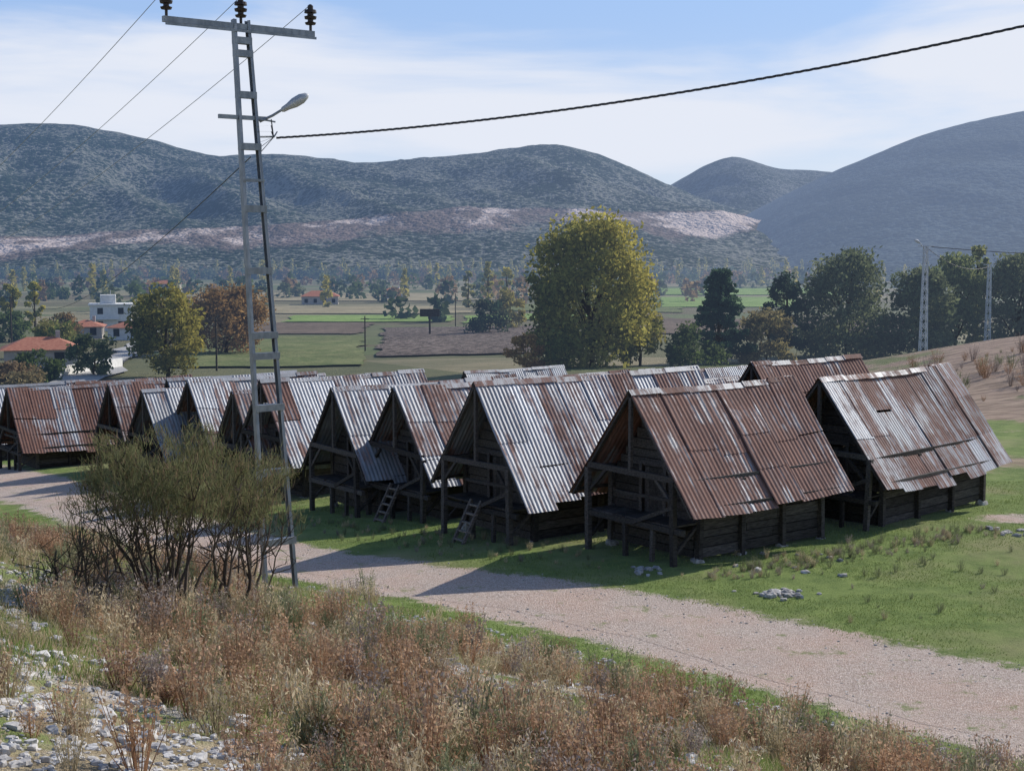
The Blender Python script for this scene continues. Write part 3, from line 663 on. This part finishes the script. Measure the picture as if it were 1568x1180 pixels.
zt=6.85;cable('overhead_wire',sagline((36.7,128,zt),(55,166,Hf(55,166)+10.8),1.),.03,BLK,4);cable('overhead_wire',sagline((37.1,128,zt),(75,120,zt+.3),1.),.03,BLK,4)
TP=simple('wooden_pole',(.06,.05,.04),(.1,.09,.08),5,.8,hz=True)
for x,y,h in ((-33,160,6),(-21,205,5),(-12,305,7),(-45,225,7),(-75,215,8)):
    e=empty('wooden_pole',(x,y,Hf(x,y)));b=B();b.tube([(0,0,-.3),(0,0,h)],[.12,.09],6,0);b.beam((-.6,0,h-.4),(.6,0,h-.4),.08,.1,0);b.obj('pole_and_arm',[TP],parent=e)
e=empty('billboard',(-15,262,Hf(-15,262)));b=B();b.beam((0,0,-.3),(0,0,3.6),.35,.35,0);b.box((-1.8,-.15,3.4),(1.8,.15,4.8),0);b.obj('panel_and_post',[TP],parent=e)
# ------------------------------------------------------------------ foreground broom shrubs
STEM=leafmat('twig',False,.32)
def broom(name,x,y,h,w_,nst,seed,ntw=260,zmin=.5,lean=0.):
    r=np.random.default_rng(seed);b=B();z0=Hf(x,y)
    tips=[]
    for k in range(nst):
        th=r.random()*6.283;rad=w_/2*(.25+.75*r.random()**.7);hh=h*(.66+.17*r.random())*(1-.28*(rad/(w_/2))**2)
        p0=np.array((x+.10*r.normal(),y+.10*r.normal(),z0-.1));pe=np.array((x+lean+rad*math.cos(th),y+rad*math.sin(th),z0+hh))
        mid=p0*.55+pe*.45+np.array((r.normal()*.06+.1*math.cos(th),r.normal()*.06+.1*math.sin(th),-.06*h))
        t=np.linspace(0,1,8)[:,None];P_=(1-t)**2*p0+2*t*(1-t)*mid+t*t*pe+r.normal(size=(8,3))*.025
        r0=.016+.018*r.random();b.tube(P_,np.linspace(r0,.006,8),5,0,np.array((.14,.115,.095))*(.6+.7*r.random()))
        for j in range(8):
            s_=P_[r.integers(4,8)];q=s_+np.array((r.normal()*.19,r.normal()*.19,.12+.28*r.random()));m_=(s_+q)/2+r.normal(size=3)*.03
            b.tube([s_,m_,q],[.008,.006,.004],4,0,(.12,.10,.08));tips.append(q)
            for i_ in range(2):
                q2=q+np.array((r.normal()*.12,r.normal()*.12,.04+.16*r.random()));b.tube([q,q2],[.005,.003],3,0,(.12,.10,.07));tips.append(q2)
    tips=np.array(tips);zr=(tips[:,2]-z0)/h
    wt=sstep(zmin-.15,zmin+.15,zr)+.015
    pk=r.choice(len(tips),size=ntw*nst,p=wt/wt.sum())
    P_=tips[pk]+r.normal(size=(len(pk),3))*np.array((.07,.07,.055))
    t=r.random(len(pk));col=mixc((.10,.105,.05),(.25,.25,.125),t);br=r.random(len(pk))<.18;col[br]=(.24,.17,.11)
    n_=len(P_);out=P_-np.array((x,y,z0+.1*h));out/=np.linalg.norm(out,axis=1)[:,None]
    a=out*.45+np.array((0,0,.55))+r.normal(size=(n_,3))*.38;a/=np.linalg.norm(a,axis=1)[:,None];bb=np.cross(a,r.normal(size=(n_,3)));bb/=np.linalg.norm(bb,axis=1)[:,None]
    ln=(.025+.05*r.random(n_))[:,None];wd=.0038
    V_=np.stack([P_-a*ln-bb*wd,P_-a*ln+bb*wd,P_+a*ln+bb*wd*.4,P_+a*ln-bb*wd*.4],1).reshape(-1,3)
    b.V.append(V_);b.F.append(np.arange(4*n_).reshape(-1,4)+b.n);b.M.append(np.zeros(n_));b.C.append(np.repeat(col,4,axis=0));b.n+=4*n_
    return b.obj(name,[STEM])
broom('broom_shrub',-4.05,16.6,2.25,1.75,20,1,560,.60,.05)
broom('broom_shrub',-3.62,18.0,2.0,.8,7,2,420,.66,.08)
broom('broom_shrub',-3.62,19.6,2.1,.85,9,3,520,.68,.10)
broom('broom_shrub',-4.9,15.8,1.0,1.2,7,4,50,.4)
# ------------------------------------------------------------------ dry brush, grasses, stones
def clump(r,kind):
    b=B();pal={0:((.27,.165,.105),(.56,.38,.26)),1:((.38,.31,.19),(.68,.57,.40)),2:((.15,.17,.09),(.31,.32,.20)),3:((.24,.19,.165),(.46,.39,.35)),4:((.32,.185,.11),(.60,.42,.28))}[kind]
    ns=36
    th=r.random(ns)*6.283;tl=.10+.42*r.random(ns);hh=.50+.6*r.random(ns)
    p1=np.stack([np.cos(th)*tl,np.sin(th)*tl,hh],1);p0=p1*np.array((.25,.25,0))
    d=p1-p0;bb=np.cross(d,r.normal(size=(ns,3)));bb/=np.linalg.norm(bb,axis=1)[:,None];wd=.008
    V=np.stack([p0-bb*wd,p0+bb*wd,p1+bb*wd*.5,p1-bb*wd*.5],1).reshape(-1,3)
    b.add(V,np.arange(4*ns).reshape(-1,4),0,np.repeat(mixc(np.array(pal[0])*.8,pal[0],r.random(ns)),4,axis=0))
    k=320;si=r.integers(0,ns,k);t=.25+.78*r.random(k)**.7
    P_=p0[si]+d[si]*t[:,None]+r.normal(size=(k,3))*.04
    col=mixc(pal[0],pal[1],np.clip(.15+.65*t*r.random(k)+.25*r.random(k),0,1))
    if kind in(1,2): b.leaves(P_,.035+.025*r.random(k),.24,col,0,(0,0,1),.6)
    else: b.leaves(P_,.022+.026*r.random(k),.5,col,0,(0,0,1),.35)
    return b.arrays()
r=np.random.default_rng(12)
vars_=[(kd,clump(r,kd)) for kd in (0,0,0,1,1,2,2,3,3,4,4,4)]
bykind={k:[v for kk,v in vars_ if kk==k] for k in range(5)}
def scatter(name,pts,scales,kinds,mat,squash=1.):
    Vs=[];Fs=[];Cs=[];n=0
    for (x,y),s_,kd in zip(pts,scales,kinds):
        V_,F_,_,C_=bykind[kd][r.integers(0,len(bykind[kd]))]
        a=r.random()*6.283;c_,s2=math.cos(a),math.sin(a)
        W_=np.stack([V_[:,0]*c_-V_[:,1]*s2,V_[:,0]*s2+V_[:,1]*c_,V_[:,2]*squash*(.8+.4*r.random())],1)*s_+np.array((x,y,Hf(x,y)-.02))
        Vs.append(W_);Fs.append(F_+n);Cs.append(C_*(.75+.5*r.random()));n+=len(V_)
    return np_mesh(name,np.concatenate(Vs),np.concatenate(Fs),[mat],None,np.concatenate(Cs))
pts=[];scs=[];kds=[]
tries=0
while len(pts)<1500 and tries<60000:
    tries+=1
    y=5.5+33*r.random()**1.1;x=(r.random()-.5)*.78*y*1.08
    q=float(hq(x,y))
    if q<.5 : continue
    rk=float(fbm(x*.5,y*.5,3,31));gr=float(fbm(x*.33,y*.33,3,41))
    if rk>.53 and r.random()<.90: continue
    if gr>.48 and r.random()<.78: continue
    if q<2.0 and r.random()<.55: continue
    if abs(x/y+.163)<.022 and y>19: continue
    pts.append((x,y));kn=float(fbm(x*.3+5,y*.3,3,51))
    pk=[.30,.24,.12,.08,.26] if kn<.44 else ([.12,.28,.30,.20,.10] if kn>.51 else [.20,.27,.20,.15,.18])
    kds.append(r.choice(5,p=pk));scs.append((.22+.34*r.random()**1.3)*(.8 if y<9 else 1.))
scatter('dry_brush',pts,scs,kds,STEM)
pts=[];scs=[];kds=[]
for k in range(460):
    c_=r.random()
    if c_<.45: t=r.random();x=4.4+7.2*t+r.normal()*.35;y=30.4+5.2*t+r.normal()*.3-.6
    elif c_<.6: x=r.random()*12+5;y=26+r.random()*7
    else:
        t=r.random();x=1.5-13*t+r.normal()*.7;y=31.5+13*t+r.normal()*.6
    if road_d(np.array(x),np.array(y))<1: continue
    pts.append((x,y));scs.append(.08+.15*r.random());kds.append(r.choice([1,2,2,3]))
scatter('verge_weeds',pts,scs,kds,STEM)
pts=[];scs=[];kds=[]
for k in range(60):
    y=74+22*r.random();x=y*(.27+.13*r.random());pts.append((x,y));scs.append(.3+1.*r.random()**2);kds.append(r.choice([0,2,2,3]))
scatter('hillside_scrub',pts,scs,kds,STEM)
def grass(name,n,y0,y1,test,h0,h1,ca,cb,seed,wd):
    r=np.random.default_rng(seed);y=y0+(y1-y0)*r.random(n);x=(r.random(n)-.5)*.80*y
    k=test(x,y,r);x=x[k];y=y[k];n=len(x);z_=H(x,y)
    h=(h0+(h1-h0)*r.random(n))*(.5+fbm(x*.9,y*.9,3,seed));P0=np.stack([x,y,z_-.01],1)
    d=np.stack([r.normal(size=n)*.35,r.normal(size=n)*.35,np.ones(n)],1)*h[:,None];bb=np.stack([r.normal(size=n),r.normal(size=n)*.3,np.zeros(n)],1);bb/=np.linalg.norm(bb,axis=1)[:,None];bb*=wd
    V_=np.stack([P0-bb,P0+bb,P0+d+bb*.2,P0+d-bb*.2],1).reshape(-1,3)
    C_=np.repeat(mixc(ca,cb,r.random(n)),4,axis=0)
    np_mesh(name,V_,np.arange(4*n).reshape(-1,4),[STEM],None,C_)
grass('grass',240000,17,44,lambda x,y,r:(road_d(x,y)>.80+.5*r.random(len(x)))&(hq(x,y)<1.8)&(fbm(x*.66,y*.66,3,61)>.30+.15*r.random(len(x))),.02,.055,(.13,.19,.045),(.30,.35,.13),5,.008)
grass('dry_grass',150000,5.5,38,lambda x,y,r:(hq(x,y)>.6)&(fbm(x*.5,y*.5,3,31)<.53+.05*r.normal(size=len(x)))&(r.random(len(x))<1.3-y/40),.05,.15,(.30,.23,.13),(.60,.50,.32),6,.0035)
grass('green_grass',150000,5.5,34,lambda x,y,r:(hq(x,y)>-.3)&(fbm(x*.33,y*.33,3,41)>.45),.03,.09,(.13,.19,.045),(.28,.35,.11),8,.005)
def rocks(name,P_,S_,mat,r):
    Vs=[];Fs=[];n=0
    for (x,y),s_ in zip(P_,S_):
        V_,F_=rockvar[r.integers(0,8)];a=r.random()*6.283;c_,s2=math.cos(a),math.sin(a);sx=s_*(.8+.6*r.random());sy=s_*(.6+.5*r.random());sz=s_*(.4+.4*r.random())
        W_=V_*np.array((sx,sy,sz));W_=np.stack([W_[:,0]*c_-W_[:,1]*s2,W_[:,0]*s2+W_[:,1]*c_,W_[:,2]],1)+np.array((x,y,Hf(x,y)+sz*.25));Vs.append(W_);Fs.append(F_+n);n+=len(V_)
    return np_mesh(name,np.concatenate(Vs),np.concatenate(Fs),[mat])
WST=simple('white_limestone',(.36,.34,.32),(.58,.56,.53),12,.95,bs=.6)
P_=[];S_=[]
tries=0
while len(P_)<5600 and tries<200000:
    tries+=1;y=5.5+28*r.random();x=(r.random()-.5)*.8*y
    if float(hq(x,y))<.2: continue
    k=float(fbm(x*.5,y*.5,3,31))
    if k>.53 or r.random()<.05: P_.append((x,y));S_.append(.010+.04*r.random()**3+(.07*r.random() if r.random()<.025 else 0))
rocks('limestone_rocks',P_,S_,WST,r)
P_=[];S_=[]
for k in range(9000):
    y=18+28*r.random();x=(r.random()-.5)*.8*y
    if road_d(np.array(x),np.array(y))<1.15: P_.append((x,y));S_.append(.006+.022*r.random()**2)
rocks('road_gravel',P_,S_,STONE,r)
P_=[(5.45+.28*r.normal(),28.4+.2*r.normal()) for _ in range(34)];rocks('stone_pile',P_,[.04+.07*r.random() for _ in P_],STONE,r)
P_=[(2.9+.25*r.normal(),30.4+.2*r.normal()) for _ in range(12)]+[(4.6+3.6*r.random(),30.0+3*r.random()) for _ in range(10)]+[(11.8+1.5*r.random(),34.2+.9*r.random()) for _ in range(22)]
rocks('loose_stones',P_,[.04+.08*r.random() for _ in P_],STONE,r)
print('objs',len(bpy.data.objects))
